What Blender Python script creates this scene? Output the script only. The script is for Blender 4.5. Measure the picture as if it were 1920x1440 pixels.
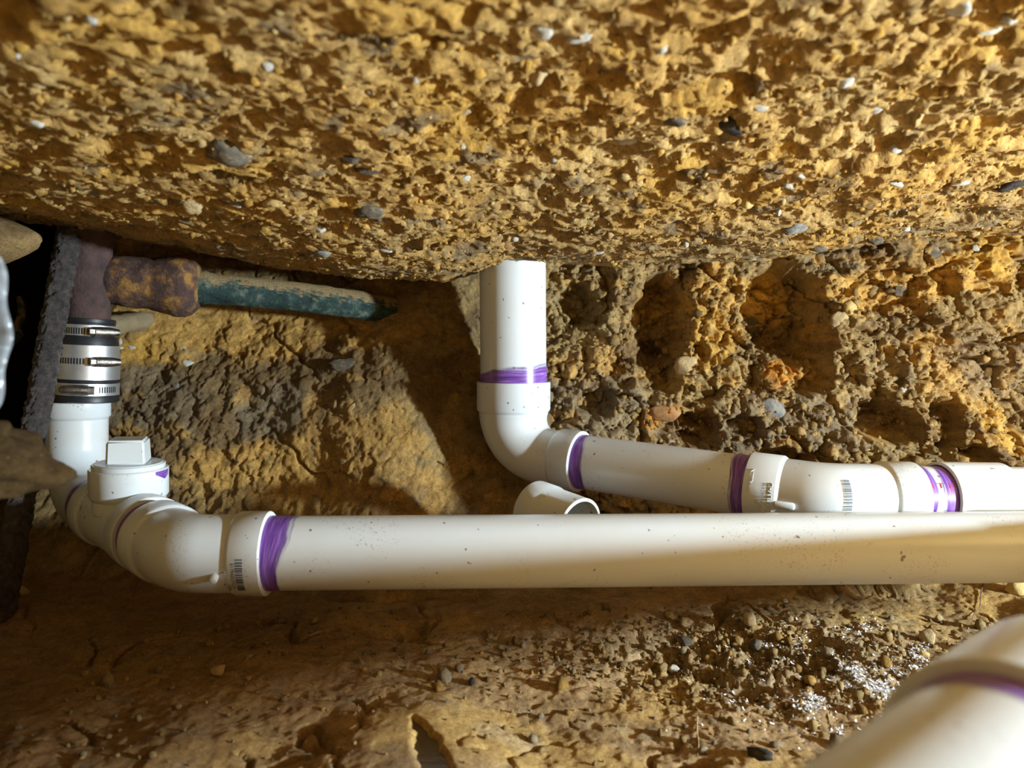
import bpy, bmesh, math, random
import numpy as np
from mathutils import Vector, Matrix

# ------------------------------------------------------------------ clear
for o in list(bpy.data.objects):
    bpy.data.objects.remove(o, do_unlink=True)
scene = bpy.context.scene
COL = scene.collection

# ------------------------------------------------------------------ camera
F = 1400.0
PITCH = math.radians(3.0)
cam_d = bpy.data.cameras.new('camera')
cam = bpy.data.objects.new('camera', cam_d)
COL.objects.link(cam)
cam_d.sensor_width = 36.0
cam_d.lens = F / 1920 * 36.0
cam_d.clip_start = 0.01
cam.rotation_euler = (math.radians(90) - PITCH, 0, 0)
cam_d.dof.use_dof = True
cam_d.dof.focus_distance = 1.08
cam_d.dof.aperture_fstop = 5.0
scene.camera = cam

# ------------------------------------------------------------------ world and lamp
world = bpy.data.worlds.new('world')
scene.world = world
world.use_nodes = True
world.node_tree.nodes['Background'].inputs[0].default_value = (0.5, 0.45, 0.4, 1)
world.node_tree.nodes['Background'].inputs[1].default_value = 0.0
lamp_d = bpy.data.lights.new('work_lamp', 'AREA')
lamp_d.shape = 'DISK'
lamp_d.size = 0.10
lamp_d.energy = 67.0
lamp_d.color = (0.75, 0.91, 1.0)
lamp = bpy.data.objects.new('work_lamp', lamp_d)
lamp.location = (1.72, 0.21, -0.045)
lamp.rotation_euler = Vector((-1.0, -0.10, 0.10)).to_track_quat('-Z', 'Y').to_euler()
COL.objects.link(lamp)

vs = scene.view_settings
vs.view_transform = 'Standard'
vs.look = 'None'
vs.exposure = 0.66
vs.gamma = 1.0
vs.use_curve_mapping = False


# ------------------------------------------------------------------ helpers
def W(px, py, zc):
    """photo pixel + depth along the camera axis -> world point"""
    xc = (px - 960) / F * zc
    yc = (py - 720) / F * zc
    c, s = math.cos(PITCH), math.sin(PITCH)
    return Vector((xc, zc * c - yc * s, -(yc * c + zc * s)))


def hit_z(px, py, z):
    d = W(px, py, 1.0)
    return d * (z / d.z)


def hit_y(px, py, y):
    d = W(px, py, 1.0)
    return d * (y / d.y)


def new_obj(name, me, mat, parent=None):
    o = bpy.data.objects.new(name, me)
    COL.objects.link(o)
    if mat:
        me.materials.clear()
        me.materials.append(mat)
    if parent:
        o.parent = parent
        o.matrix_parent_inverse = parent.matrix_basis.inverted()
    return o


def mesh_from(verts, faces, smooth=True):
    me = bpy.data.meshes.new('m')
    me.from_pydata([tuple(v) for v in verts], [], faces)
    me.update()
    if smooth:
        me.polygons.foreach_set('use_smooth', [True] * len(me.polygons))
    return me


def smooth_by_angle(me, deg=35):
    bm = bmesh.new()
    bm.from_mesh(me)
    lim = math.radians(deg)
    for e in bm.edges:
        if len(e.link_faces) == 2 and e.calc_face_angle(0) > lim:
            e.smooth = False
    bm.to_mesh(me)
    bm.free()
    return me


def tag(o, label, cat, group=None, kind=None):
    if label:
        o['label'] = label
    if cat:
        o['category'] = cat
    if group:
        o['group'] = group
    if kind:
        o['kind'] = kind
    return o


def thing(name, loc, label, cat, group=None):
    e = bpy.data.objects.new(name, None)
    e.empty_display_size = 0.02
    e.location = loc
    COL.objects.link(e)
    return tag(e, label, cat, group)


def sweep(rings, seg=48, cap0=False, cap1=False, noise=None):
    """rings: list of (centre, tangent, radius)"""
    verts, faces = [], []
    t0 = Vector(rings[0][1]).normalized()
    ref = Vector((0, 0, 1)) if abs(t0.z) < 0.9 else Vector((0, 1, 0))
    n = (ref - t0 * ref.dot(t0)).normalized()
    pt = t0
    for c, t, r in rings:
        t = Vector(t).normalized()
        q = pt.rotation_difference(t)
        n = q @ n
        n = (n - t * n.dot(t)).normalized()
        b = t.cross(n)
        pt = t
        for k in range(seg):
            a = 2 * math.pi * k / seg
            d = n * math.cos(a) + b * math.sin(a)
            rr = r
            p = Vector(c) + d * rr
            if noise:
                p = p + d * noise(p)
            verts.append(p)
    m = len(rings)
    for i in range(m - 1):
        for k in range(seg):
            k2 = (k + 1) % seg
            faces.append((i * seg + k, i * seg + k2, (i + 1) * seg + k2, (i + 1) * seg + k))
    if cap0:
        faces.append(tuple(reversed(range(seg))))
    if cap1:
        faces.append(tuple((m - 1) * seg + k for k in range(seg)))
    me = mesh_from(verts, faces)
    bm = bmesh.new()
    bm.from_mesh(me)
    bmesh.ops.recalc_face_normals(bm, faces=bm.faces)
    bm.to_mesh(me)
    bm.free()
    me.polygons.foreach_set('use_smooth', [True] * len(me.polygons))
    return smooth_by_angle(me)


def bend_path(p0, corner, p1, rb, n=14):
    """straight - arc - straight centreline: list of (point, tangent)"""
    p0, corner, p1 = Vector(p0), Vector(corner), Vector(p1)
    d0 = (corner - p0).normalized()
    d1 = (p1 - corner).normalized()
    ang = d0.angle(d1)
    tl = rb * math.tan(ang / 2)
    s = corner - d0 * tl
    axis = d0.cross(d1).normalized()
    cen = s + axis.cross(d0).normalized() * rb
    out = []
    for i in range(n + 1):
        q = Matrix.Rotation(ang * i / n, 3, axis)
        out.append((cen + q @ (s - cen), q @ d0))
    return out, d0, d1, tl


# ------------------------------------------------------------------ numpy noise
def _hash(ix, iy, iz, seed):
    h = (ix.astype(np.int64) * 374761393 + iy.astype(np.int64) * 668265263
         + iz.astype(np.int64) * 2147483647 + seed * 974711) & 0xFFFFFFFF
    h = ((h ^ (h >> 13)) * 1274126177) & 0xFFFFFFFF
    h = (h ^ (h >> 16)) & 0xFFFFFFFF
    return h


def vnoise(x, y, seed=0):
    """2-D gradient noise about -0.7..0.7"""
    ix, iy = np.floor(x), np.floor(y)
    fx, fy = x - ix, y - iy
    u = fx * fx * fx * (fx * (fx * 6 - 15) + 10)
    v = fy * fy * fy * (fy * (fy * 6 - 15) + 10)
    z = np.zeros_like(ix)

    def g(ax, ay, dx, dy):
        a = _hash(ax, ay, z, seed) * (2 * math.pi / 4294967296.0)
        return np.cos(a) * dx + np.sin(a) * dy
    n00 = g(ix, iy, fx, fy)
    n10 = g(ix + 1, iy, fx - 1, fy)
    n01 = g(ix, iy + 1, fx, fy - 1)
    n11 = g(ix + 1, iy + 1, fx - 1, fy - 1)
    return (n00 * (1 - u) + n10 * u) * (1 - v) + (n01 * (1 - u) + n11 * u) * v


def fbm(x, y, oct=4, seed=0, gain=0.5):
    s, a = 0.0, 1.0
    for k in range(oct):
        s = s + a * vnoise(x * 2 ** k + 17.3 * k, y * 2 ** k - 9.1 * k, seed + k)
        a *= gain
    return s


def worley(x, y, seed=0):
    """returns F1 distance, F2 distance and a random number of the nearest cell"""
    ix, iy = np.floor(x), np.floor(y)
    f1 = np.full(x.shape, 9.0)
    f2 = np.full(x.shape, 9.0)
    rid = np.zeros(x.shape)
    z = np.zeros_like(ix)
    for dx in (-1, 0, 1):
        for dy in (-1, 0, 1):
            cx, cy = ix + dx, iy + dy
            h = _hash(cx, cy, z, seed)
            jx = (h & 0xFFFF) / 65536.0
            jy = ((h >> 16) & 0xFFFF) / 65536.0
            d = np.hypot(cx + jx - x, cy + jy - y)
            r = _hash(cx, cy, z + 7, seed) / 4294967296.0
            m = d < f1
            f2 = np.where(m, f1, np.minimum(f2, d))
            rid = np.where(m, r, rid)
            f1 = np.where(m, d, f1)
    return f1, f2, rid


def sstep(a, b, x):
    t = np.clip((x - a) / (b - a), 0, 1)
    return t * t * (3 - 2 * t)


def lumps(x, y, size, seed, keep=0.6):
    """rounded clods: 0..1"""
    wx = x + size * 0.35 * vnoise(x / size * 1.7, y / size * 1.7, seed + 50)
    wy = y + size * 0.35 * vnoise(x / size * 1.7 + 9, y / size * 1.7 + 4, seed + 51)
    f1, f2, r = worley(wx / size, wy / size, seed)
    b = np.sqrt(np.clip(1 - (f1 / 0.62) ** 2, 0, 1)) * sstep(0.0, 0.12, f2 - f1)
    return b * np.where(r < keep, 0.35 + 0.65 * r / keep, 0.0)


def chunks(x, y, size, seed, warp=.5):
    """angular clods: cells of random height and tilt with eroded joints, about -0.5..0.8"""
    wx = x / size + warp * fbm(x / size * .9, y / size * .9, 3, seed + 60)
    wy = y / size + warp * fbm(x / size * .9 + 5, y / size * .9 - 8, 3, seed + 61)
    ix, iy = np.floor(wx), np.floor(wy)
    z = np.zeros_like(ix)
    f1 = np.full(x.shape, 9.0)
    f2 = np.full(x.shape, 9.0)
    h_ = np.zeros(x.shape)
    for dx in (-1, 0, 1):
        for dy in (-1, 0, 1):
            cx, cy = ix + dx, iy + dy
            h = _hash(cx, cy, z, seed)
            ox = cx + (h & 0xFFFF) / 65536.0 - wx
            oy = cy + ((h >> 16) & 0xFFFF) / 65536.0 - wy
            d = np.hypot(ox, oy)
            a = _hash(cx, cy, z + 7, seed) / 4294967296.0
            b = _hash(cx, cy, z + 9, seed) * (2 * math.pi / 4294967296.0)
            v = a + .55 * (np.cos(b) * ox + np.sin(b) * oy)
            m = d < f1
            f2 = np.where(m, f1, np.minimum(f2, d))
            h_ = np.where(m, v, h_)
            f1 = np.where(m, d, f1)
    return h_ - .5 - .45 * (1 - sstep(0, .22, f2 - f1))


# ------------------------------------------------------------------ materials
def nodes_of(name):
    m = bpy.data.materials.new(name)
    m.use_nodes = True
    nt = m.node_tree
    b = nt.nodes['Principled BSDF']
    return m, nt, b


def N(nt, t, **kw):
    n = nt.nodes.new(t)
    for k, v in kw.items():
        setattr(n, k, v)
    return n


def ramp(nt, fac, stops, interp='LINEAR'):
    r = nt.nodes.new('ShaderNodeValToRGB')
    r.color_ramp.interpolation = interp
    el = r.color_ramp.elements
    while len(el) < len(stops):
        el.new(0.5)
    for e, (p, c) in zip(el, stops):
        e.position = p
        e.color = c if len(c) == 4 else (*c, 1)
    nt.links.new(fac, r.inputs[0])
    return r


def noise_node(nt, scale, detail=4, rough=0.6, coord='Object', dist=0.0, mapping=None):
    tc = nt.nodes.new('ShaderNodeTexCoord')
    n = nt.nodes.new('ShaderNodeTexNoise')
    n.inputs['Scale'].default_value = scale
    n.inputs['Detail'].default_value = detail
    n.inputs['Roughness'].default_value = rough
    n.inputs['Distortion'].default_value = dist
    src = tc.outputs[coord]
    if mapping:
        mp = nt.nodes.new('ShaderNodeMapping')
        mp.inputs['Scale'].default_value = mapping
        nt.links.new(src, mp.inputs[0])
        src = mp.outputs[0]
    nt.links.new(src, n.inputs['Vector'])
    return n


def mixc(nt, fac, a, b, mode='MIX'):
    m = nt.nodes.new('ShaderNodeMix')
    m.data_type = 'RGBA'
    m.blend_type = mode
    for sock, v in ((m.inputs[0], fac), (m.inputs[6], a), (m.inputs[7], b)):
        if isinstance(v, (int, float)):
            sock.default_value = v
        elif isinstance(v, tuple):
            sock.default_value = v if len(v) == 4 else (*v, 1)
        else:
            nt.links.new(v, sock)
    return m.outputs[2]


def bump(nt, bsdf, height, strength, dist):
    b = nt.nodes.new('ShaderNodeBump')
    b.inputs['Strength'].default_value = strength
    b.inputs['Distance'].default_value = dist
    nt.links.new(height, b.inputs['Height'])
    nt.links.new(b.outputs[0], bsdf.inputs['Normal'])
    return b


def soil_material(name, bstr=0.9):
    m, nt, b = nodes_of(name)
    at = N(nt, 'ShaderNodeVertexColor', layer_name='soil')
    fine = noise_node(nt, 260, 5, 0.7)
    med = noise_node(nt, 45, 5, 0.65)
    c = mixc(nt, 1.0, at.outputs[0], ramp(nt, fine.outputs[0], [(0.3, (0.62, 0.6, 0.58)), (0.55, (1, 1, 1)), (0.75, (1.25, 1.2, 1.1))]).outputs[0], 'MULTIPLY')
    c = mixc(nt, 1.0, c, ramp(nt, med.outputs[0], [(0.32, (0.72, 0.68, 0.64)), (0.6, (1.08, 1.06, 1.02))]).outputs[0], 'MULTIPLY')
    # pale mineral specks
    sp = noise_node(nt, 420, 2, 0.5)
    c = mixc(nt, ramp(nt, sp.outputs[0], [(0.72, (0, 0, 0)), (0.78, (0.5, 0.5, 0.5))]).outputs[0], c, (0.62, 0.55, 0.42))
    nt.links.new(c, b.inputs['Base Color'])
    b.inputs['Roughness'].default_value = 0.95
    b.inputs['Specular IOR Level'].default_value = 0.15
    h = noise_node(nt, 170, 8, 0.72)
    bump(nt, b, h.outputs[0], bstr, 0.005)
    return m


def pvc_material(name, dirt=0.5, base=(0.66, 0.69, 0.70)):
    m, nt, b = nodes_of(name)
    big = noise_node(nt, 9, 4, 0.6)
    c = mixc(nt, ramp(nt, big.outputs[0], [(0.45, (0, 0, 0)), (0.75, (0.35 * dirt,) * 3)]).outputs[0], base, (0.62, 0.52, 0.38))
    # reddish-brown scuffs, patchy
    patch = noise_node(nt, 14, 2, 0.5)
    scr = noise_node(nt, 300, 3, 0.7, dist=0.6)
    pm = ramp(nt, patch.outputs[0], [(0.62 - .14 * dirt, (0, 0, 0)), (0.71 - .12 * dirt, (1, 1, 1))])
    sm = ramp(nt, scr.outputs[0], [(0.585, (0, 0, 0)), (0.65, (1, 1, 1))])
    mul = N(nt, 'ShaderNodeMath', operation='MULTIPLY')
    nt.links.new(pm.outputs[0], mul.inputs[0])
    nt.links.new(sm.outputs[0], mul.inputs[1])
    mul2 = N(nt, 'ShaderNodeMath', operation='MULTIPLY')
    nt.links.new(mul.outputs[0], mul2.inputs[0])
    mul2.inputs[1].default_value = 0.55 * min(dirt * 1.6, 1.6)
    c = mixc(nt, mul2.outputs[0], c, (0.30, 0.14, 0.12))
    # rare dark specks
    spk = noise_node(nt, 120, 1, 0.4)
    c = mixc(nt, ramp(nt, spk.outputs[0], [(0.755, (0, 0, 0)), (0.775, (0.8,) * 3)]).outputs[0], c, (0.16, 0.10, 0.06))
    nt.links.new(c, b.inputs['Base Color'])
    b.inputs['Roughness'].default_value = 0.27
    b.inputs['Specular IOR Level'].default_value = 0.5
    return m


def primer_material():
    m, nt, b = nodes_of('purple_primer')
    uv = N(nt, 'ShaderNodeUVMap', uv_map='brush')
    mp = N(nt, 'ShaderNodeMapping')
    mp.inputs['Scale'].default_value = (5, 9, 1)
    nt.links.new(uv.outputs[0], mp.inputs[0])
    st = N(nt, 'ShaderNodeTexNoise')
    st.inputs['Scale'].default_value = 1.0
    st.inputs['Detail'].default_value = 5
    st.inputs['Roughness'].default_value = .65
    nt.links.new(mp.outputs[0], st.inputs['Vector'])
    c = ramp(nt, st.outputs[0], [(0.32, (0.085, 0.024, 0.18)), (0.52, (0.20, 0.080, 0.38)), (0.70, (0.42, 0.25, 0.66))])
    nt.links.new(c.outputs[0], b.inputs['Base Color'])
    b.inputs['Roughness'].default_value = 0.3
    sep = N(nt, 'ShaderNodeSeparateXYZ')
    nt.links.new(uv.outputs[0], sep.inputs[0])
    ad = N(nt, 'ShaderNodeMath', operation='MULTIPLY_ADD')
    nt.links.new(st.outputs[0], ad.inputs[0])
    ad.inputs[1].default_value = .9
    nt.links.new(sep.outputs[1], ad.inputs[2])
    mr = N(nt, 'ShaderNodeMapRange')
    mr.inputs[1].default_value = 1.15
    mr.inputs[2].default_value = 1.45
    mr.inputs[3].default_value = 1.0
    mr.inputs[4].default_value = 0.05
    nt.links.new(ad.outputs[0], mr.inputs[0])
    nt.links.new(mr.outputs[0], b.inputs['Alpha'])
    return m


def plain(name, col, rough=0.5, metal=0.0, nscale=None, nvar=0.3, bstr=0.0):
    m, nt, b = nodes_of(name)
    b.inputs['Roughness'].default_value = rough
    b.inputs['Metallic'].default_value = metal
    b.inputs['Base Color'].default_value = (*col, 1)
    if nscale:
        n = noise_node(nt, nscale, 5, 0.65)
        lo = tuple(v * (1 - nvar) for v in col)
        hi = tuple(min(1, v * (1 + nvar)) for v in col)
        nt.links.new(ramp(nt, n.outputs[0], [(0.3, lo), (0.7, hi)]).outputs[0], b.inputs['Base Color'])
        if bstr:
            bump(nt, b, n.outputs[0], bstr, 0.004)
    return m


def patchy(name, stops, scale, rough=0.85, bstr=0.6, metal=0.0, scale2=None, spec=0.3):
    m, nt, b = nodes_of(name)
    n = noise_node(nt, scale, 7, 0.68)
    nt.links.new(ramp(nt, n.outputs[0], stops).outputs[0], b.inputs['Base Color'])
    b.inputs['Roughness'].default_value = rough
    b.inputs['Metallic'].default_value = metal
    b.inputs['Specular IOR Level'].default_value = spec
    h = noise_node(nt, scale2 or scale * 3, 6, 0.7)
    bump(nt, b, h.outputs[0], bstr, 0.004)
    return m


SOIL = soil_material('soil')
PVC = pvc_material('white_pvc', 0.6)
PVC_DIRTY = pvc_material('scuffed_pvc', 1.0)
PVC_CLEAN = pvc_material('clean_pvc', 0.25)
PRIMER = primer_material()
def dusted(m, dust=(.34, .235, .11), lo=.15, hi=.55):
    nt = m.node_tree
    b = nt.nodes['Principled BSDF']
    base = b.inputs['Base Color'].links[0].from_socket
    g = N(nt, 'ShaderNodeNewGeometry')
    sp = N(nt, 'ShaderNodeSeparateXYZ')
    nt.links.new(g.outputs['True Normal'], sp.inputs[0])
    n = noise_node(nt, 55, 6, .7)
    ma = N(nt, 'ShaderNodeMath', operation='MULTIPLY_ADD')
    nt.links.new(n.outputs[0], ma.inputs[0])
    ma.inputs[1].default_value = 2.2
    nt.links.new(sp.outputs[2], ma.inputs[2])
    mr = N(nt, 'ShaderNodeMapRange')
    mr.inputs[1].default_value = 1.1 + lo
    mr.inputs[2].default_value = 1.1 + hi
    nt.links.new(ma.outputs[0], mr.inputs[0])
    nt.links.new(mixc(nt, mr.outputs[0], base, dust), b.inputs['Base Color'])
    return m


RUST = patchy('rusty_iron', [(0.25, (0.055, 0.035, 0.032)), (0.46, (0.10, 0.055, 0.045)), (0.54, (0.20, 0.10, 0.045)), (0.62, (0.40, 0.20, 0.045)), (0.72, (0.24, 0.17, 0.11))], 38, 0.8, 1.0, scale2=240)
RUSTDARK = patchy('dark_rust', [(0.3, (0.05, 0.034, 0.032)), (0.6, (0.115, 0.065, 0.055)), (0.8, (0.15, 0.10, 0.08))], 45, 0.8, 0.8, scale2=260)
COPPER = dusted(patchy('green_copper', [(0.34, (0.012, 0.026, 0.024)), (0.52, (0.032, 0.062, 0.054)), (0.62, (0.13, 0.16, 0.12)), (0.8, (0.30, 0.24, 0.14))], 42, 0.7, 1.0, scale2=260))
BLACKPIPE = patchy('black_crusted_steel', [(0.3, (0.02, 0.018, 0.018)), (0.55, (0.075, 0.06, 0.055)), (0.75, (0.15, 0.115, 0.09))], 110, 0.42, 1.0, scale2=330, spec=0.5)
RUBBER = plain('black_rubber', (0.014, 0.014, 0.016), 0.45, 0, 60, 0.3)
STEEL = plain('stainless_band', (0.66, 0.66, 0.66), 0.42, 0.85, 30, 0.12)
SCREW = patchy('tarnished_screw', [(0.3, (0.16, 0.13, 0.10)), (0.6, (0.42, 0.38, 0.34)), (0.8, (0.3, 0.18, 0.09))], 90, 0.35, 0.3, 1.0)
INK = plain('black_ink', (0.03, 0.03, 0.035), 0.6)
REDINK = plain('red_ink', (0.62, 0.02, 0.06), 0.5)


# ------------------------------------------------------------------ soil colours
OCHRE = np.array([0.60, 0.350, 0.098])
GOLD = np.array([0.62, 0.360, 0.080])
PALE = np.array([0.60, 0.42, 0.180])
BROWN = np.array([0.235, 0.150, 0.068])
GREY = np.array([0.245, 0.19, 0.122])
DARK = np.array([0.12, 0.080, 0.040])
ORANGE = np.array([0.55, 0.235, 0.035])


def lerp(a, b, t):
    return a * (1 - t)[:, None] + b * t[:, None]


def axis_coords(dense0, dense1, step, lo, hi, coarse):
    a = np.arange(dense0, dense1 + step * .5, step)
    l = [dense0]
    s = step
    while l[-1] > lo:
        s = min(s * 1.10, coarse)
        l.append(l[-1] - s)
    r = [a[-1]]
    s = step
    while r[-1] < hi:
        s = min(s * 1.10, coarse)
        r.append(r[-1] + s)
    return np.concatenate([np.array(l[:0:-1]), a, np.array(r[1:])])


def grid_object(name, U, V, fn, mat, flip=False):
    """fn(u, v) -> xyz (n,3), colour (n,3)"""
    nu, nv = len(U), len(V)
    uu, vv = np.meshgrid(U, V)
    u, v = uu.ravel(), vv.ravel()
    P, C = fn(u, v)
    idx = np.arange(nu * nv).reshape(nv, nu)
    a, b, c, d = idx[:-1, :-1].ravel(), idx[:-1, 1:].ravel(), idx[1:, 1:].ravel(), idx[1:, :-1].ravel()
    q = np.stack([a, b, c, d] if not flip else [a, d, c, b], 1)
    me = bpy.data.meshes.new(name)
    me.vertices.add(len(P))
    me.vertices.foreach_set('co', P.astype(np.float32).ravel())
    me.loops.add(q.size)
    me.loops.foreach_set('vertex_index', q.astype(np.int32).ravel())
    me.polygons.add(len(q))
    me.polygons.foreach_set('loop_start', np.arange(0, q.size, 4, dtype=np.int32))
    me.polygons.foreach_set('use_smooth', np.ones(len(q), dtype=bool))
    me.update(calc_edges=True)
    ca = me.color_attributes.new('soil', 'FLOAT_COLOR', 'POINT')
    ca.data.foreach_set('color', np.concatenate([C, np.ones((len(C), 1))], 1).astype(np.float32).ravel())
    me.validate()
    o = new_obj(name, me, mat)
    o['kind'] = 'structure'
    return o


# ------------------------------------------------------------------ ceiling
LX = np.array([-3, -.84, -.75, -.66, -.53, -.40, -.25, -.113, -.05, 0, .06, .18, .34, .47, .55, .69, .84, 3])
LZ = np.array([.22, .21, .198, .182, .158, .130, .108, .108, .124, .141, .136, .134, .139, .147, .163, .178, .188, .19])


def ceil_z(x, y, detail=True):
    lip = np.interp(x, LX, LZ)
    base = 0.222 + 0.065 * x + 0.010 * np.sin(x * 3 + 1) + 0 * y
    z = base + (lip - base) * (.35 * sstep(.2, 1.25, y) + .65 * sstep(.5, 1.25, y))
    z = z + 0.16 * sstep(1.27, 1.60, y)
    d = 0.009 * fbm(x * 6, y * 8, 3, 3)
    d = d + 0.0030 * fbm(x * 22, y * 26, 3, 11)
    if detail:
        d = d + 0.0046 * chunks(x, y * 1.1, 0.060, 21) + 0.0020 * chunks(x, y, 0.025, 22) + 0.0016 * chunks(x, y, 0.011, 23)
        d = d - 0.019 * lumps(x + 3, y * 1.35, 0.064, 24, 0.27) - 0.010 * lumps(x + 7, y * 1.3, 0.028, 25, 0.36) - 0.005 * lumps(x + 9, y * 1.2, 0.013, 26, 0.35)
        d = d + 0.0024 * fbm(x * 90, y * 90, 3, 31, .75)
    fade = 1 - 0.35 * sstep(1.0, 1.25, y)
    return z - .86 * d * fade


def ceiling_fn(x, y):
    z = ceil_z(x, y)
    hx = 0.0045 * fbm(x * 60, y * 60, 2, 41)
    hy = 0.0045 * fbm(x * 60 + 8, y * 60 + 3, 2, 42)
    n1 = fbm(x * 5, y * 5, 4, 61)
    n2 = fbm(x * 16 + 4, y * 16, 4, 62)
    C = np.tile(OCHRE, (len(x), 1))
    C = lerp(C, PALE, np.clip(0.42 + n1 * 0.9, 0, 0.85))
    C = lerp(C, GOLD, sstep(0.05, 0.4, fbm(x * 9 - 5, y * 9, 3, 63)) * .8)
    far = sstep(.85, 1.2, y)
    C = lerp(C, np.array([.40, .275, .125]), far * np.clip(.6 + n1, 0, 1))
    C = lerp(C, GREY, sstep(0.30, 0.48, n2 + 0.16 * far) * .75)
    C = lerp(C, DARK, sstep(0.42, 0.6, fbm(x * 12 + 40, y * 12 + 2, 4, 64)) * .6)
    P = np.stack([x + hx, y + hy, z], 1)
    return P, C


cx = axis_coords(-.95, 1.0, .0026, -2.4, 2.6, .12)
cy = axis_coords(.27, 1.42, .0026, -1.6, 2.6, .12)
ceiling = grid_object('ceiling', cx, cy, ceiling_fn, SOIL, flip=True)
tag(ceiling, 'rough ochre clay soil ceiling full of pits and small stones', None)

# ------------------------------------------------------------------ back wall
def wall_base(x, z):
    y = 1.405 + 0.33 * z + 0.05 * sstep(-.1, .7, x) * 0
    y = y + 0.06 * np.exp(-((x + .40) / .28) ** 2) * sstep(-.15, .1, z)        # left bay a little deeper
    y = y - 0.065 * np.exp(-((x + .22) / .12) ** 2)        # hollow beside the riser
    y = y - 0.06 * sstep(.30, .95, x)
    y = y + 1.0 * sstep(-.84, -1.0, x)                                          # side passage on the left
    y = y + 0.06 * sstep(-.22, -.36, z) * 0 - 0.16 * sstep(-.24, -.42, z)
    return y


# hollows seen in the right-hand bank: px, py, rx, ry, depth
DENTS = [(1500, 588, 88, 108, .125), (1255, 590, 62, 95, .10), (1240, 690, 45, 60, .06), (1520, 700, 50, 40, .05), (1645, 790, 65, 40, .06),
         (1750, 800, 38, 60, .06), (1290, 800, 70, 34, .05), (1090, 560, 40, 40, .05), (1330, 660, 14, 16, .03), (1390, 800, 40, 25, .035),
         (1790, 520, 26, 34, .03), (1170, 700, 40, 30, .03), (1120, 760, 46, 30, .04), (1460, 860, 60, 24, .05), (1760, 850, 70, 24, .04)]


def wall_y(x, z):
    y = wall_base(x, z)
    wx = x + .016 * fbm(x * 18, z * 18, 3, 71)
    wz = z + .016 * fbm(x * 18 + 5, z * 18 - 3, 3, 72)
    for px, py, rx, ry, dep in DENTS:
        p = hit_y(px, py, 1.36)
        k = 1.36 / F
        r = np.sqrt(((wx - p.x) / (rx * k)) ** 2 + ((wz - p.z) / (ry * k)) ** 2)
        y = y + dep * (1 - sstep(.62, 1.05, r))
    right = sstep(-.02, .10, x)
    d = .020 * fbm(x * 6, z * 6, 3, 81)
    d = d + (.007 + .012 * right) * fbm(x * 14, z * 17, 4, 82, .5)
    d = d + .026 * right * chunks(x, z, .080, 83) + (.004 + .010 * right) * chunks(x, z * 1.15, .034, 84)
    d = d + (.0016 + .0040 * right) * chunks(x, z * 1.1, .014, 85)
    d = d + (.0020 + .0014 * right) * fbm(x * 80, z * 90, 3, 86, .65)
    # cracks in the left bank
    cr = 1 - sstep(0, .06, np.abs(fbm(x * 7 + 20, z * 6 + 3, 3, 87)))
    d = d - .010 * cr * sstep(-.15, -.25, fbm(x * 4, z * 4 + 9, 2, 88)) * (1 - right)
    m = sstep(-.78, -.62, x) * (1 - sstep(-.50, -.36, x)) * sstep(.05, -.02, z)
    d = d + m * (.010 * fbm(x * 28, z * 24, 3, 89) + .007 * chunks(x, z, .024, 90))
    return y - d


# colour patches of the bank: px, py, rx, ry, colour, strength
PATCH = [(470, 620, 330, 58, OCHRE, .95), (250, 665, 90, 40, GOLD, .9), (330, 790, 150, 120, BROWN, .9), (300, 740, 120, 60, GREY, .6), (560, 700, 220, 35, BROWN, .85),
         (530, 760, 90, 45, GREY, .85), (700, 690, 90, 60, BROWN, .55), (560, 870, 170, 60, OCHRE, .9), (720, 800, 110, 60, OCHRE, .6),
         (760, 900, 130, 70, OCHRE, .55), (640, 660, 70, 18, BROWN, .8), (500, 910, 60, 30, BROWN, .6), (780, 890, 50, 40, BROWN, .5), (330, 930, 120, 40, BROWN, .8),
         (1080, 600, 80, 90, np.array([.36, .26, .115]), .8), (1110, 700, 60, 60, OCHRE, .6), (1120, 760, 120, 60, GREY, .8),
         (1350, 620, 70, 80, GOLD, .9), (1380, 540, 70, 50, OCHRE, .9), (1260, 590, 60, 90, BROWN, .7), (1260, 560, 60, 40, OCHRE, .5),
         (1480, 545, 60, 50, GOLD, .85), (1500, 640, 70, 60, BROWN, .8), (1475, 715, 32, 36, ORANGE, .95), (1250, 780, 34, 22, ORANGE, .95),
         (1690, 540, 110, 62, OCHRE, .95), (1720, 620, 130, 26, BROWN, .85), (1850, 500, 90, 50, OCHRE, .9), (1880, 470, 60, 36, GOLD, .9),
         (1660, 690, 90, 60, np.array([.37, .265, .13]), .9), (1760, 650, 50, 30, OCHRE, .8), (1780, 720, 60, 50, OCHRE, .55), (1850, 680, 90, 70, np.array([.30, .21, .115]), .9),
         (1840, 800, 44, 70, GOLD, .85), (1560, 790, 100, 60, GREY, .75), (1640, 770, 70, 40, BROWN, .7), (1700, 850, 120, 40, np.array([.32, .225, .10]), .8),
         (1420, 780, 90, 60, GREY, .7), (1380, 830, 90, 30, np.array([.17, .13, .085]), .85), (1180, 830, 100, 30, GREY, .6), (1590, 480, 60, 20, GREY, .5)]


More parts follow.
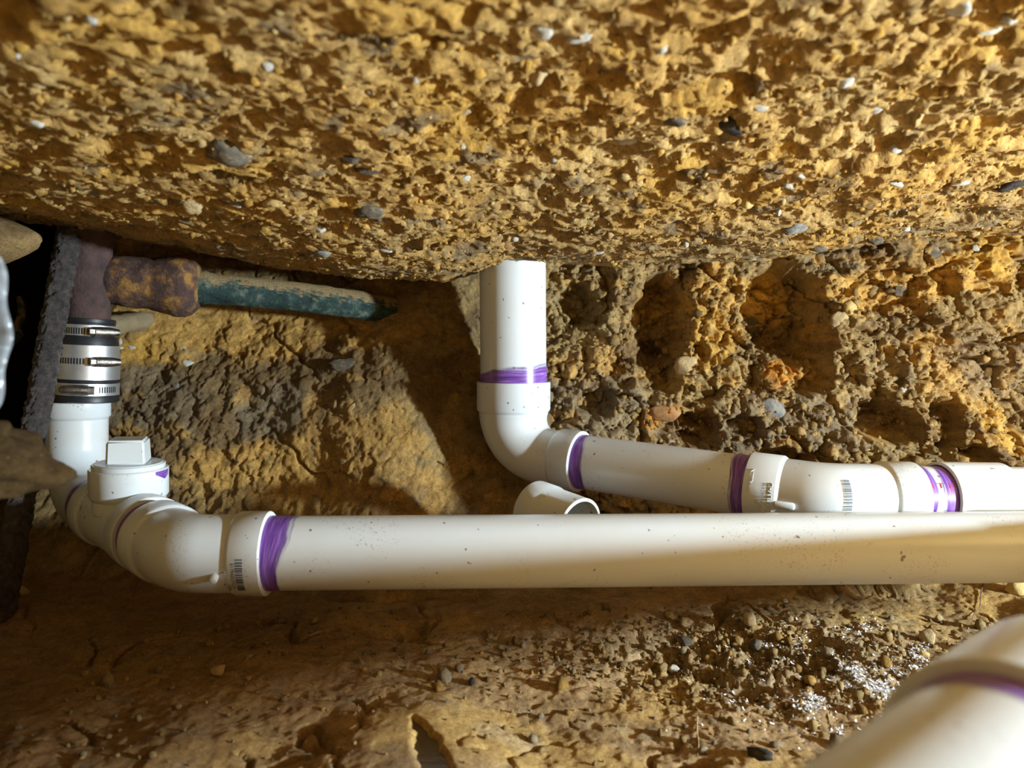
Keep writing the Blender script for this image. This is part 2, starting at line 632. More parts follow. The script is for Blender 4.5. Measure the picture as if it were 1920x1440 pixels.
def wall_fn(x, z):
    y = wall_y(x, z)
    hx = .004 * fbm(x * 50, z * 50, 2, 91)
    hz = .004 * fbm(x * 50 + 3, z * 50 + 7, 2, 92)
    C = np.tile(np.array([.37, .25, .105]), (len(x), 1))
    n = fbm(x * 6, z * 9, 4, 93)
    C = lerp(C, BROWN, sstep(-.05, .35, n))
    wx = x + .05 * fbm(x * 9, z * 12, 4, 94)
    wz = z + .035 * fbm(x * 9 + 7, z * 12, 4, 95)
    for px, py, rx, ry, c, s in PATCH:
        yy = 1.45 if px < 900 else 1.36
        p = hit_y(px, py, yy)
        k = yy / F
        r = np.sqrt(((wx - p.x) / (rx * k)) ** 2 + ((wz - p.z) / (ry * k)) ** 2)
        C = lerp(C, c, s * (1 - sstep(.7, 1.1, r)))
    C = lerp(C, GREY, sstep(.22, .46, fbm(x * 22, z * 30, 4, 96)) * .45)
    C = lerp(C, OCHRE, sstep(.22, .45, fbm(x * 15 + 9, z * 22, 4, 97)) * .6)
    C = lerp(C, DARK, sstep(.34, .55, fbm(x * 35 + 9, z * 42, 4, 98)) * .4)
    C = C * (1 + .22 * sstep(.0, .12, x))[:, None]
    return np.stack([x + hx, y, z + hz], 1), C


wx_ = axis_coords(-.92, 1.15, .0026, -2.4, 2.6, .12)
wz_ = axis_coords(-.30, .20, .0025, -.60, .45, .05)
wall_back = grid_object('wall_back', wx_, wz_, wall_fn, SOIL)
tag(wall_back, 'excavated bank of layered ochre and grey-brown earth behind the pipes', None)

# ------------------------------------------------------------------ floor
FLOOR = -0.37
PUD = [hit_z(*p, FLOOR) for p in ((776, 1338), (790, 1350), (812, 1374), (830, 1392), (838, 1420), (850, 1450), (858, 1480), (800, 1490), (792, 1450), (782, 1410), (774, 1372))]


def poly_sdf(x, y, poly):
    inside = np.zeros(x.shape, bool)
    dist = np.full(x.shape, 9.0)
    n = len(poly)
    for i in range(n):
        a, b = poly[i], poly[(i + 1) % n]
        ex, ey = b.x - a.x, b.y - a.y
        t = np.clip(((x - a.x) * ex + (y - a.y) * ey) / (ex * ex + ey * ey), 0, 1)
        dist = np.minimum(dist, np.hypot(x - a.x - t * ex, y - a.y - t * ey))
        c = ((a.y > y) != (b.y > y)) & (x < (b.x - a.x) * (y - a.y) / (b.y - a.y + 1e-12) + a.x)
        inside ^= c
    return np.where(inside, -dist, dist)


RUB = hit_z(1440, 1205, FLOOR)


def rubble_mask(x, y):
    return np.exp(-(((x - RUB.x) / .16) ** 2 + ((y - RUB.y) / .085) ** 2))


def floor_z(x, y):
    z = FLOOR - .006 + .022 * fbm(x * 3.2, y * 3.2, 3, 101)
    z = z + .10 * sstep(1.10, 1.40, y)
    z = z + .05 * sstep(.55, .95, x) + .03 * sstep(.25, .6, x) * sstep(1.2, .8, y) * 0
    rm = rubble_mask(x, y)
    left = sstep(-.05, -.35, x)
    z = z - .03 * sstep(-.3, .3, x) * sstep(.5, .25, y - .6)
    z = z + .0055 * fbm(x * 11, y * 10, 4, 102)
    z = z + (.0009 + .020 * rm) * chunks(x, y, .032, 103) + (.0007 + .010 * rm) * chunks(x, y, .013, 104)
    z = z + .0020 * (1 - .4 * left) * fbm(x * 60, y * 45, 4, 105, .6)
    f1, f2, r = worley(x / .16 + .5 * fbm(x * 9, y * 9, 3, 106), y / .16 + .5 * fbm(x * 9 + 4, y * 9, 3, 107), 108)
    crack = (1 - sstep(0, .07, f2 - f1)) * sstep(.02, .2, fbm(x * 4 + 1, y * 4, 2, 109))
    z = z - .014 * crack
    d = poly_sdf(x + .004 * fbm(x * 60, y * 60, 2, 110), y + .004 * fbm(x * 60 + 3, y * 60, 2, 111), PUD)
    z = np.where(d < .10, z * sstep(.0, .10, d) + (FLOOR + .002 + .25 * z - .25 * FLOOR) * (1 - sstep(.0, .10, d)), z)
    z = z - .022 * (1 - sstep(-.010, .004, d))
    return z


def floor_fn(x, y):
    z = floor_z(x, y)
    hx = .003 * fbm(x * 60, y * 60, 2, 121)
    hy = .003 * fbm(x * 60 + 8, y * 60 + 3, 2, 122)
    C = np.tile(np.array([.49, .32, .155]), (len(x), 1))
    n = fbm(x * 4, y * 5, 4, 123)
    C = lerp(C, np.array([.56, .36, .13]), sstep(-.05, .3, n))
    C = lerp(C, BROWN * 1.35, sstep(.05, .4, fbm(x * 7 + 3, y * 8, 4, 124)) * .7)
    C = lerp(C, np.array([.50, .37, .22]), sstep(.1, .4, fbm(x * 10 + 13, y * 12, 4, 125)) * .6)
    C = lerp(C, np.array([.29, .165, .065]), sstep(.0, -.30, x + .25 * n) * .8)  # left floor painted darker to deepen the shade there
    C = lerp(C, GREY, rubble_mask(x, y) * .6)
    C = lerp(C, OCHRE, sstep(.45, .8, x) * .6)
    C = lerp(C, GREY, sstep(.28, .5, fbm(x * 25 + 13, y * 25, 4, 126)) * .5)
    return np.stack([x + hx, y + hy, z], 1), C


fx_ = axis_coords(-.72, .82, .0024, -2.4, 2.6, .12)
fy_ = axis_coords(.62, 1.30, .0024, -1.6, 2.6, .12)
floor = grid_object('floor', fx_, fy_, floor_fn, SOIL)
tag(floor, 'trodden brown clay floor of the dug-out trench', None)


# ------------------------------------------------------------------ side banks and the rest of the dug-out room
def side_left(v, z):
    # v: distance along the bank, from behind the camera to the passage
    y = v
    x = -.43 - .74 * np.clip(y - .52, 0, 1.4) - .10 * np.clip(-y, 0, 2)
    b = np.exp(-(((y - 1.10) / .10) ** 2 + ((z - .15) / .055) ** 2))
    x = x + .165 * b
    d = .03 * fbm(y * 5, z * 5, 3, 131) + .012 * fbm(y * 18, z * 18, 4, 132) + .008 * lumps(y, z, .03, 133, .6) + .003 * fbm(y * 60, z * 60, 3, 134)
    C = np.tile(np.array([.40, .27, .115]), (len(y), 1))
    C = lerp(C, BROWN, sstep(-.1, .3, fbm(y * 8, z * 8, 4, 135)))
    return np.stack([x + d, y, z], 1), C


wall_left = grid_object('wall_left', axis_coords(.45, 1.30, .005, -1.5, 2.3, .12), axis_coords(-.12, .24, .005, -.6, .45, .06), side_left, SOIL, flip=True)
tag(wall_left, 'earth bank at the left edge beside the camera', None)


def side_right(v, z):
    d = .05 * fbm(v * 4, z * 4, 4, 141)
    C = np.tile(OCHRE * .9, (len(v), 1))
    return np.stack([2.1 + d, v, z], 1), C


def side_front(v, z):
    d = .05 * fbm(v * 4, z * 4, 4, 142)
    C = np.tile(OCHRE * .9, (len(v), 1))
    return np.stack([v, -1.2 + d, z], 1), C


wall_right = grid_object('wall_right', np.arange(-1.6, 2.61, .06), np.arange(-.65, .51, .06), side_right, SOIL)
tag(wall_right, 'far earth bank to the right outside the picture', None)
wall_front = grid_object('wall_front', np.arange(-2.4, 2.61, .06), np.arange(-.65, .51, .06), side_front, SOIL)
tag(wall_front, 'earth bank behind the camera', None)


# ------------------------------------------------------------------ PVC parts
R3, H3, B3R = .04445, .0505, .0468        # pipe, hub and fitting-body radii of the smaller pipe
R4, H4, B4R = .05715, .0638, .0600


def straight_pipe(p0, p1, r, parent, mat=PVC, name='pipe', hollow0=False, hollow1=False):
    p0, p1 = Vector(p0), Vector(p1)
    d = (p1 - p0).normalized()
    rg = []
    if hollow0:
        rg += [(p0 + d * .03, d, r - .0055), (p0, d, r - .0055)]
    rg += [(p0, d, r - .0008), (p0 + d * .0008, d, r)]
    L = (p1 - p0).length
    for k in range(1, 8):
        rg.append((p0 + d * L * k / 8, d, r))
    rg += [(p1 - d * .0008, d, r), (p1, d, r - .0008)]
    if hollow1:
        rg += [(p1, d, r - .0055), (p1 - d * .03, d, r - .0055)]
    return new_obj(name, sweep(rg, 72), mat, parent)


def hub_rings(c, d, l, rh, rb, rin, start=True):
    """rings of a hub whose mouth is at c and whose body lies along d (into the fitting)"""
    r = [(c + d * .012, d, rin), (c, d, rin), (c, d, rh - .0012), (c + d * .0012, d, rh), (c + d * (l - .003), d, rh), (c + d * (l - .001), d, rh - .0012), (c + d * (l + .0025), d, rb)]
    return r if start else [(p, -d, q) for p, _, q in reversed(r)]


def bent_fitting(name, p0, corner, p1, rb, hub0, hub1, parent, mat=PVC, r0=(H3, B3R, R3), r1=None, hubs=(True, True), n=16):
    r1 = r1 or r0
    p0, corner, p1 = Vector(p0), Vector(corner), Vector(p1)
    arc, d0, d1, tl = bend_path(p0, corner, p1, rb, n)
    rg = []
    if hubs[0]:
        rg += hub_rings(p0, d0, hub0, *r0)
    else:
        rg += [(p0, d0, r0[2])]
    for i, (p, t) in enumerate(arc):
        k = i / n
        rg.append((p, t, r0[1] * (1 - k) + r1[1] * k))
    if hubs[1]:
        rg += hub_rings(p1, -d1, hub1, *r1, start=False)
    else:
        rg += [(p1, d1, r1[2])]
    return new_obj(name, sweep(rg, 72), mat, parent)


def brush_uv(me, uvs):
    l = me.uv_layers.new(name='brush')
    for lp in me.loops:
        l.data[lp.index].uv = uvs[lp.vertex_index]


def primer(c, d, r, w, parent, seed=0, wav=.35, name='primer_band'):
    """brushed primer ring that starts at c and runs along d for about w"""
    c, d = Vector(c), Vector(d).normalized()
    w = w * 1.25
    ref = Vector((0, 0, 1)) if abs(d.z) < .9 else Vector((0, 1, 0))
    n = (ref - d * ref.dot(d)).normalized()
    b = d.cross(n)
    rnd = random.Random(seed)
    ph = [rnd.uniform(0, 6.28) for _ in range(5)]
    seg, m = 120, 6
    verts, faces = [], []
    for i in range(m + 1):
        for k in range(seg):
            a = 2 * math.pi * k / seg
            wv = w * (1 + wav * (.5 * math.sin(a + ph[0]) + .3 * math.sin(2 * a + ph[1]) + .10 * math.sin(5 * a + ph[2]) + .03 * math.sin(13 * a + ph[3])))
            t = i / m
            e = d * (wv * t - .002 * (1 - t))
            rr = r + .0005 * (1 - .55 * t)
            verts.append(c + e + (n * math.cos(a) + b * math.sin(a)) * rr)
    for i in range(m):
        for k in range(seg):
            k2 = (k + 1) % seg
            faces.append((i * seg + k, i * seg + k2, (i + 1) * seg + k2, (i + 1) * seg + k))
    me = mesh_from(verts, faces)
    brush_uv(me, [(k / seg, i / m) for i in range(m + 1) for k in range(seg)])
    return new_obj(name, me, PRIMER, parent)


def nub(p, d, r, l, parent, mat=PVC):
    d = Vector(d).normalized()
    rg = [(p, d, r), (p + d * (l - r * .5), d, r), (p + d * (l - r * .15), d, r * .8), (p + d * l, d, r * .4)]
    return new_obj('molding_nub', sweep(rg, 20, cap1=True), mat, parent)


def text_verts(s, size, extrude=0.0):
    cu = bpy.data.curves.new('t', 'FONT')
    cu.body = s
    cu.size = size
    cu.extrude = extrude
    cu.resolution_u = 3
    cu.align_x = 'CENTER'
    cu.align_y = 'CENTER'
    o = bpy.data.objects.new('t', cu)
    COL.objects.link(o)
    dg = bpy.context.evaluated_depsgraph_get()
    me = bpy.data.meshes.new_from_object(o.evaluated_get(dg))
    bpy.data.objects.remove(o, do_unlink=True)
    vs_ = [v.co.copy() for v in me.vertices]
    fs = [tuple(p.vertices) for p in me.polygons]
    bpy.data.meshes.remove(me)
    return vs_, fs


def wrap(vs_, fs, origin, axis, radial, r, mode, name, mat, parent, lift=.0004, scale=(1, 1)):
    """lay flat shapes on a cylinder: mode 'around' reads along the circumference, 'along' reads along the axis"""
    axis = Vector(axis).normalized()
    radial = Vector(radial)
    radial = (radial - axis * radial.dot(axis)).normalized()
    tang = axis.cross(radial)
    out = []
    for v in vs_:
        x, y = v.x * scale[0], v.y * scale[1]
        if mode == 'around':
            ang, ax = x / r, y
        else:
            ang, ax = -y / r, x
        rr = r + lift + v.z
        out.append(Vector(origin) + axis * ax + radial * (math.cos(ang) * rr) + tang * (math.sin(ang) * rr))
    return new_obj(name, mesh_from(out, fs, False), mat, parent)


def barcode_shape(width, height, seed):
    rnd = random.Random(seed)
    vs_, fs = [], []
    x = -width / 2
    while x < width / 2:
        w = rnd.choice((1, 1, 2, 3)) * width / 95
        g = rnd.choice((1, 1, 2, 3)) * width / 95
        i = len(vs_)
        vs_ += [Vector((x, -height / 2, 0)), Vector((x + w, -height / 2, 0)), Vector((x + w, height / 2, 0)), Vector((x, height / 2, 0))]
        fs.append((i, i + 1, i + 2, i + 3))
        x += w + g
    return vs_, fs


# ------------------------------------------------------------------ front drain line
A = W(500, 1037, .908)
Bq = W(1900, 1025, .952)
u = (Bq - A).normalized()
line1 = thing('drain_line', (A.x, A.y, FLOOR), 'long white plastic drain pipe run in front, with square-headed cleanout plug on its left end', 'drain pipe')

tA = (W(352, 1037, .906).x - A.x) / u.x
B2 = A + u * tA                                   # bend between long pipe and cleanout tee
dl = Vector((-.7071, .7071, .018)).normalized()   # towards the old stack
T = lambda t: B2 + dl * t
# lower-left 45 degree elbow
elbow = bent_fitting('elbow', T(.092), B2, B2 + u * .099, .062, .038, .038, line1, PVC)
elbow['label'] = 'white elbow with printed barcode'
primer(B2 + u * .099, u, R3, .021, elbow, 4, .5)
# long pipe and the bend outside the picture on the right
E = A + u * 1.20
Cn = Vector((.194, .288, -.178))
long_pipe = straight_pipe(B2 + u * .07, E - u * .085, R3, line1, PVC)
rd = (Cn - E).normalized()
elbow_r = bent_fitting('elbow', E - u * .126, E, E + rd * .126, .08, .040, .040, line1, PVC)
primer(E - u * .126, -u, R3, .022, elbow_r, 9, .3)
primer(E + rd * .126, rd, R3, .02, elbow_r, 19, .3)
near_pipe = straight_pipe(E + rd * .09, Cn + rd * .75, R3, line1, PVC)
# coupling on the near pipe
q0, q1 = Cn - rd * .006, Cn - rd * .115
rg = hub_rings(q0, -rd, .05, H3, H3, R3)[:5] + hub_rings(q1, rd, .05, H3, H3, R3, start=False)[2:]
coup = new_obj('coupling', sweep(rg, 72), PVC_CLEAN, line1)
primer(q0, rd, R3, .018, coup, 31, .25)
# cleanout tee
tc = T(.199)
rg = hub_rings(T(.114), dl, .034, H3, B3R, R3) + [(T(.16), dl, B3R), (T(.24), dl, B3R)] + hub_rings(T(.312), -dl, .036, H3, B3R, R3, start=False)
tee = new_obj('cleanout_tee', sweep(rg, 72), PVC_DIRTY, line1)
up = Vector((0.02, -.02, 1)).normalized()
ztop = -.170 - tc.z
rg = hub_rings(tc + up * ztop, -up, .040, H3, B3R, R3) + [(tc + up * .02, -up, B3R)]
tee_b = new_obj('branch_hub', sweep(rg, 72), PVC_DIRTY, tee)
stub = straight_pipe(T(.07), T(.15), R3, line1, PVC)
primer(T(.114), -dl, R3, .026, tee, 14, .1)
# primer smear on the branch hub
vv, ff = [], []
for i in range(13):
    for j in range(7):
        s, t = i / 12, j / 6
        half = .5 * math.sqrt(max(0, 1 - (2 * s - 1) ** 2)) if s < .5 else .5
        x = (s - .5) * .030
        y = -(t) * .0125 * (.25 + .75 * (1 - abs(1.5 * s - .9)))
        vv.append(Vector((x, y, 0)))
for i in range(12):
    for j in range(6):
        ff.append((i * 7 + j, (i + 1) * 7 + j, (i + 1) * 7 + j + 1, i * 7 + j + 1))
smear = wrap(vv, ff, tc + up * (ztop - .002), up, Vector((.95, -.10, 0)), H3, 'around', 'primer_smear', PRIMER, tee, .0004)
brush_uv(smear.data, [(i / 40, .5 * j / 6) for i in range(13) for j in range(7)])
# plug
pc = tc + up * ztop
plug = new_obj('cleanout_plug', sweep([(pc - up * .004, up, R3 - .001), (pc + up * .001, up, .0463), (pc + up * .0055, up, .0466), (pc + up * .0065, up, .0455), (pc + up * .0066, up, .0435), (pc + up * .0075, up, .043), (pc + up * .0076, up, .010)], 72, cap1=True), PVC_CLEAN, line1)
bm = bmesh.new()
bmesh.ops.create_cube(bm, size=1)
for v in bm.verts:
    k = 1.0 if v.co.z < 0 else .94
    v.co.x *= .050 * k
    v.co.y *= .050 * k
    v.co.z = (v.co.z + .5) * .0345
bmesh.ops.bevel(bm, geom=list(bm.edges), offset=.003, segments=3, affect='EDGES')
me = bpy.data.meshes.new('m')
rotm = Matrix.Translation(pc + up * .006) @ up.to_track_quat('Z', 'Y').to_matrix().to_4x4() @ Matrix.Rotation(math.radians(-28), 4, 'Z')
bmesh.ops.transform(bm, matrix=rotm, verts=bm.verts)
bm.to_mesh(me)
bm.free()
me.polygons.foreach_set('use_smooth', [True] * len(me.polygons))
smooth_by_angle(me, 40)
new_obj('square_head', me, PVC_CLEAN, plug)
# upper-left sweep up to the shielded coupling
V = T(.452)
vtop = Vector((V.x + .004, V.y, -.091))
elbow_l = bent_fitting('elbow', vtop, V, T(.300), .088, .026, .03, line1, PVC_DIRTY, hubs=(True, False), r0=(H3, B3R, R3 - .002), r1=(H3, R3 + .0008, R3 + .0008))
elbow_l['label'] = 'dirt-splashed white sweep elbow'
primer(T(.312), dl, R3 + .0010, .020, elbow_l, 44, .3)
# raised gate mark and barcode on the lower elbow
sidev = Vector((0, -1, -.20))
hubA = B2 + u * .099
nub(B2 + u * .050 + Vector((0, -.0435, -.0150)), Vector((.1, -1, -.32)), .0048, .010, elbow, PVC)
bv, bf = barcode_shape(.044, .0085, 3)
wrap(bv, bf, hubA - u * .022, u, Vector((0, -1, -.30)), H3, 'around', 'barcode', INK, elbow, .0003)
tv, tf = text_verts('611942039024', .0058)
wrap(tv, tf, hubA - u * .0295, u, Vector((0, -1, -.30)), H3, 'around', 'barcode_number', INK, elbow, .0003, scale=(1.0, 1))
tv, tf = text_verts('C84d', .0048)
wrap(tv, tf, hubA - u * .0345, u, Vector((0, -1, -.68)), H3, 'around', 'stamp', INK, elbow, .0003)

# ------------------------------------------------------------------ riser line behind it
RZ = 1.285
rt = W(963, 520, RZ)
rx, ry = rt.x, rt.y
zc_ = lambda py: -(((py - 720) / F) * RZ * math.cos(PITCH) + RZ * math.sin(PITCH))
hz0, hz1 = zc_(716), zc_(771)
line2 = thing('riser_line', (rx, ry, FLOOR), 'white plastic riser coming down from the earth ceiling and turning right behind the long pipe', 'drain pipe')
top = Vector((rx - .0025, ry, .24))
cor = Vector((rx, ry, -.186))
ccorner = W(1545, 932, 1.035)
e2 = (ccorner - cor)
e2n = e2.normalized()
riser = straight_pipe(top, Vector((rx, ry, hz1 + .01)), R4, line2, PVC_CLEAN)
sweepel = bent_fitting('sweep_elbow', Vector((rx, ry, hz0)), cor, cor + e2n * .131, .070, abs(hz0 - hz1), .040, line2, PVC, r0=(H4, B4R, R4), r1=(H3, B3R, R3))
sweepel['label'] = 'glossy white reducing bend below the riser'
primer(Vector((rx, ry, hz0)), Vector((0, 0, 1)), R4, .021, sweepel, 5, .35)
pipe2 = straight_pipe(cor + e2n * .10, ccorner - e2n * .07, R3, line2, PVC)
primer(cor + e2n * .131, e2n, R3, .017, sweepel, 6, .4)
u2 = (W(1900, 934, 1.065) - ccorner).normalized()
el2 = bent_fitting('elbow', ccorner - e2n * .100, ccorner, ccorner + u2 * .128, .075, .046, .046, line2, PVC)
el2['label'] = 'white elbow with raised lettering and barcode'
primer(ccorner - e2n * .100, -e2n, R3, .017, el2, 7, .4)
primer(ccorner + u2 * .128, u2, R3, .008, el2, 8, .6)
short = straight_pipe(ccorner + u2 * .09, ccorner + u2 * .60, R3, line2, PVC)
c0 = ccorner + u2 * .168
rg = hub_rings(c0, u2, .045, H3, H3, R3 + .002)[:5] + hub_rings(c0 + u2 * .094, -u2, .045, H3, H3, R3, start=False)[2:]
coup2 = new_obj('coupling', sweep(rg, 72), PVC_CLEAN, line2)
primer(c0, -u2, R3, .014, coup2, 12, .3)
rn_ = e2n.cross(Vector((0, 0, 1))).normalized()
nub(ccorner - e2n * .055 + rn_ * .0462 + Vector((0, 0, -.010)), e2n, .0052, .026, el2, PVC)
# lettering
rad2 = e2n.cross(Vector((0, 0, 1))).normalized()


def letters(s, size, dist, lift_ang, name, r=H3, ext=.0007):
    tv, tf = text_verts(s, size, ext)
    rr = Matrix.Rotation(lift_ang, 3, e2n) @ rad2
    return wrap(tv, tf, ccorner - e2n * dist, e2n, rr, r, 'around', name, PVC, el2, .0003)


letters('NSF®dwv', .0080, .090, math.radians(-22), 'raised_lettering')
letters('CHARLOTTE', .0082, .0625, math.radians(5), 'raised_lettering')
letters('MADE IN U.S.A.', .0068, .0715, math.radians(6), 'raised_lettering')
letters('TEE', .0060, .0790, math.radians(12), 'raised_lettering')
letters('3', .0085, .0885, math.radians(26), 'raised_lettering')
bv, bf = barcode_shape(.042, .0080, 8)
wrap(bv, bf, ccorner + u2 * .010, u2, Vector((0, -1, .28)), B3R, 'around', 'barcode', INK, el2, .0005)
tv, tf = text_verts('I T E', .0125)
wrap([Vector((v.x, v.y, 0)) for v in tv], tf, ccorner + u2 * .1475, u2, Vector((0, -1, .62)), R3, 'along', 'red_print', REDINK, short, .0009, scale=(1.45, .85))

# ------------------------------------------------------------------ loose offcut behind the long pipe
o0, o1 = W(1003, 956, 1.115), W(1088, 990, 1.045)
od = (o1 - o0).normalized()
oc = thing('loose_coupling', tuple((o0 + o1) / 2), 'short open-ended white plastic coupling lying loose under the riser bend', 'pipe fitting')
r_ = .0425
rg = [(o0 + od * .03, od, r_ - .005), (o0, od, r_ - .005), (o0, od, r_ - .001), (o0 + od * .001, od, r_ + .002), (o0 + od * .030, od, r_ + .002), (o0 + od * .033, od, r_)]
rg += [(o1 - od * .001, od, r_), (o1, od, r_ - .001), (o1, od, r_ - .0045), (o1 - od * .012, od, r_ - .0045), (o1 - od * .0122, od, r_ - .0065), (o0 + od * .03, od, r_ - .0065)]
new_obj('body', sweep(rg, 64), PVC, oc)

# ------------------------------------------------------------------ shielded coupling with band clamps
sx, sy = vtop.x, vtop.y
Zs = lambda py: -(((py - 720) / F) * (sy / math.cos(PITCH) * .998) * math.cos(PITCH) + (sy) * math.sin(PITCH))
axis0 = Vector((W(157, 745, sy).x, sy, Zs(752)))
axis1 = Vector((W(166, 600, sy).x, sy, Zs(596)))
ax = (axis1 - axis0).normalized()
SL = (axis1 - axis0).length
S = lambda py: axis0 + ax * ((752 - py) / (752 - 596) * SL)
coupling = thing('shielded_coupling', tuple(axis0), 'rubber pipe coupling with stainless shield and three worm-drive band clamps on the old stack', 'pipe coupling')
rg = [(S(752), ax, .047), (S(750), ax, .0500), (S(741), ax, .0500), (S(738), ax, .0485), (S(716), ax, .0480), (S(712), ax, .0495), (S(640), ax, .0470), (S(632), ax, .0445), (S(626), ax, .0425), (S(606), ax, .0410), (S(604), ax, .0420), (S(598), ax, .0415), (S(597), ax, .036)]
new_obj('rubber_sleeve', sweep(rg, 64), RUBBER, coupling)
rg = [(S(709), ax, .0475), (S(709), ax, .0500), (S(646), ax, .0478), (S(646), ax, .0455)]
shield = new_obj('steel_shield', sweep(rg, 64), STEEL, coupling)


def clamp(py0, py1, r, side, nslot, fr):
    c0_, c1_ = S(py0), S(py1)
    rg = [(c0_, ax, r - .001), (c0_, ax, r + .0009), (c1_, ax, r + .0009), (c1_, ax, r - .001)]
    b = new_obj('band_clamp', sweep(rg, 64), STEEL, coupling)
    mid = (c0_ + c1_) / 2
    hw = (c0_ - c1_).length / 2
    fr = Vector(fr)
    fr = (fr - ax * fr.dot(ax)).normalized()
    tg = ax.cross(fr)
    # slots cut in the band, as dark inlays
    vs_, fs = [], []
    for k in range(nslot):
        a0 = (-.48 - .085 * k) if side > 0 else (.52 + .085 * k)
        for (da, h) in ((-.022, -hw * .5), (.022, -hw * .5), (.022, hw * .5), (-.022, hw * .5)):
            a = a0 + da
            vs_.append(mid + ax * h + (fr * math.cos(a) + tg * math.sin(a)) * (r + .0012))
        i = len(vs_)
        fs.append((i - 4, i - 3, i - 2, i - 1))
    new_obj('thread_slots', mesh_from(vs_, fs, False), RUBBER, b)
    # screw housing across the band
    hdir = tg
    base = mid + fr * (r + .005) + hdir * (.006 * side)
    rg = [(base - hdir * .016, hdir, .0050), (base - hdir * .016, hdir, .0078), (base - hdir * .008, hdir, .0084), (base + hdir * .009, hdir, .0078), (base + hdir * .022, hdir, .0055), (base + hdir * .024, hdir, .002)]
    if side < 0:
        rg = [(base * 2 - p, t, q) for p, t, q in rg][::-1]
    new_obj('screw_housing', sweep(rg, 24, cap1=True), SCREW, b)
    hx = base - hdir * (.020 * side)
    rg = [(hx - hdir * .0045, hdir, .0066), (hx + hdir * .0045, hdir, .0066)]
    new_obj('screw_head', sweep(rg, 6, True, True), SCREW, b)
    return b


clamp(632, 609, .0425, 1, 9, (.80, -.60, 0))
clamp(686, 664, .0490, 1, 13, (.80, -.60, 0))
clamp(738, 716, .0488, -1, 8, (.40, -.92, 0))

# ------------------------------------------------------------------ cast-iron tee and copper branch
from mathutils import noise as mnoise


def rough(amp, sc):
    return lambda p: amp * mnoise.fractal(p * sc, 1.0, 2.0, 4)


iron = thing('cast_iron_tee', (axis1.x, axis1.y, axis1.z), 'rusty brown cast-iron tee with bulging hub under the ceiling at left', 'pipe fitting')
n0 = axis1 - ax * .012
n1 = n0 + ax * .150
rg = [(n0 + (n1 - n0) * k / 12, ax, .0335 + .004 * math.exp(-((k - 12) / 2.0) ** 2)) for k in range(13)]
new_obj('stack', sweep(rg, 40, True, True, noise=rough(.0022, 60)), RUSTDARK, iron)
b0 = W(170, 522, sy + .012)
b1 = W(372, 540, sy + .045)
bd = (b1 - b0).normalized()
L = (b1 - b0).length
prof = [(0, .026), (.12, .034), (.22, .040), (.35, .0425), (.48, .042), (.60, .043), (.70, .0475), (.80, .0515), (.88, .0510), (.95, .046), (1.0, .036), (1.01, .027)]
rg = [(b0 + bd * (L * s), bd, r) for s, r in prof]
rg2 = []
for (p, t, r), (p2, t2, r2) in zip(rg[:-1], rg[1:]):
    for k in range(4):
        f = k / 4
        rg2.append((p.lerp(p2, f), t, r * (1 - f) + r2 * f))
rg2.append(rg[-1])
new_obj('hub', sweep(rg2, 48, True, True, noise=rough(.0020, 70)), RUST, iron)
k0 = W(352, 537, sy + .05)
k1 = W(738, 582, sy + .205)
kd = (k1 - k0).normalized()
KL = (k1 - k0).length
rg = []
for k in range(41):
    s = k / 40
    r = .0262 + .0035 * math.exp(-((s - .07) / .025) ** 2)
    rg.append((k0 + kd * (KL * s) + Vector((0, 0, .004 * math.sin(s * 3))), kd, r))
cp = new_obj('copper_branch', sweep(rg, 36, True, True, noise=rough(.0016, 70)), COPPER, iron)
cp['label'] = 'green-tarnished copper branch pipe crusted with soil'

# ------------------------------------------------------------------ leaning black pipe
s0, s1 = W(131, 432, 1.16), W(-6, 1200, 1.00)
sd = (s1 - s0).normalized()
rg = [(s0 + (s1 - s0) * k / 220, sd, .0165) for k in range(221)]
bp = new_obj('crusted_steel_pipe', sweep(rg, 48, True, True, noise=rough(.0034, 150)), BLACKPIPE)
tag(bp, 'dark crusted steel pipe leaning in front of the shielded coupling', 'pipe')

# ------------------------------------------------------------------ small buried pipe stubs on the left
ST = patchy('soil_crusted_copper', [(0.35, (0.30, 0.22, 0.12)), (0.6, (0.36, 0.27, 0.15)), (0.7, (0.20, 0.22, 0.18))], 50, .85, 1.0, scale2=260)
p0, p1 = W(196, 612, 1.31), W(300, 598, 1.48)
dd = (p1 - p0).normalized()
rg = [(p0 + (p1 - p0) * k / 16, dd, .0185 - .002 * k / 16) for k in range(17)]
st = new_obj('buried_pipe_stub', sweep(rg, 28, True, True, noise=rough(.004, 60)), ST)
tag(st, 'soil-caked pipe stub sticking out of the bank beside the top clamp', 'pipe')
p0, p1 = W(36, 560, 1.30), W(24, 640, 1.27)
pts = [W(34, 556, 1.30), W(41, 574, 1.30), W(39, 596, 1.29), W(31, 612, 1.28), W(33, 626, 1.275), W(24, 634, 1.27), W(12, 634, 1.27)]
rg = []
for i, p in enumerate(pts):
    t = (pts[min(i + 1, len(pts) - 1)] - pts[max(i - 1, 0)]).normalized()
    rg.append((p, t, (.004, .007, .007, .006, .010, .011, .010)[i]))
st2 = new_obj('copper_hook', sweep(rg, 20, True, True, noise=rough(.002, 90)), COPPER)
tag(st2, 'small green copper hook in the dark gap beside the plastic sheet', 'pipe end')

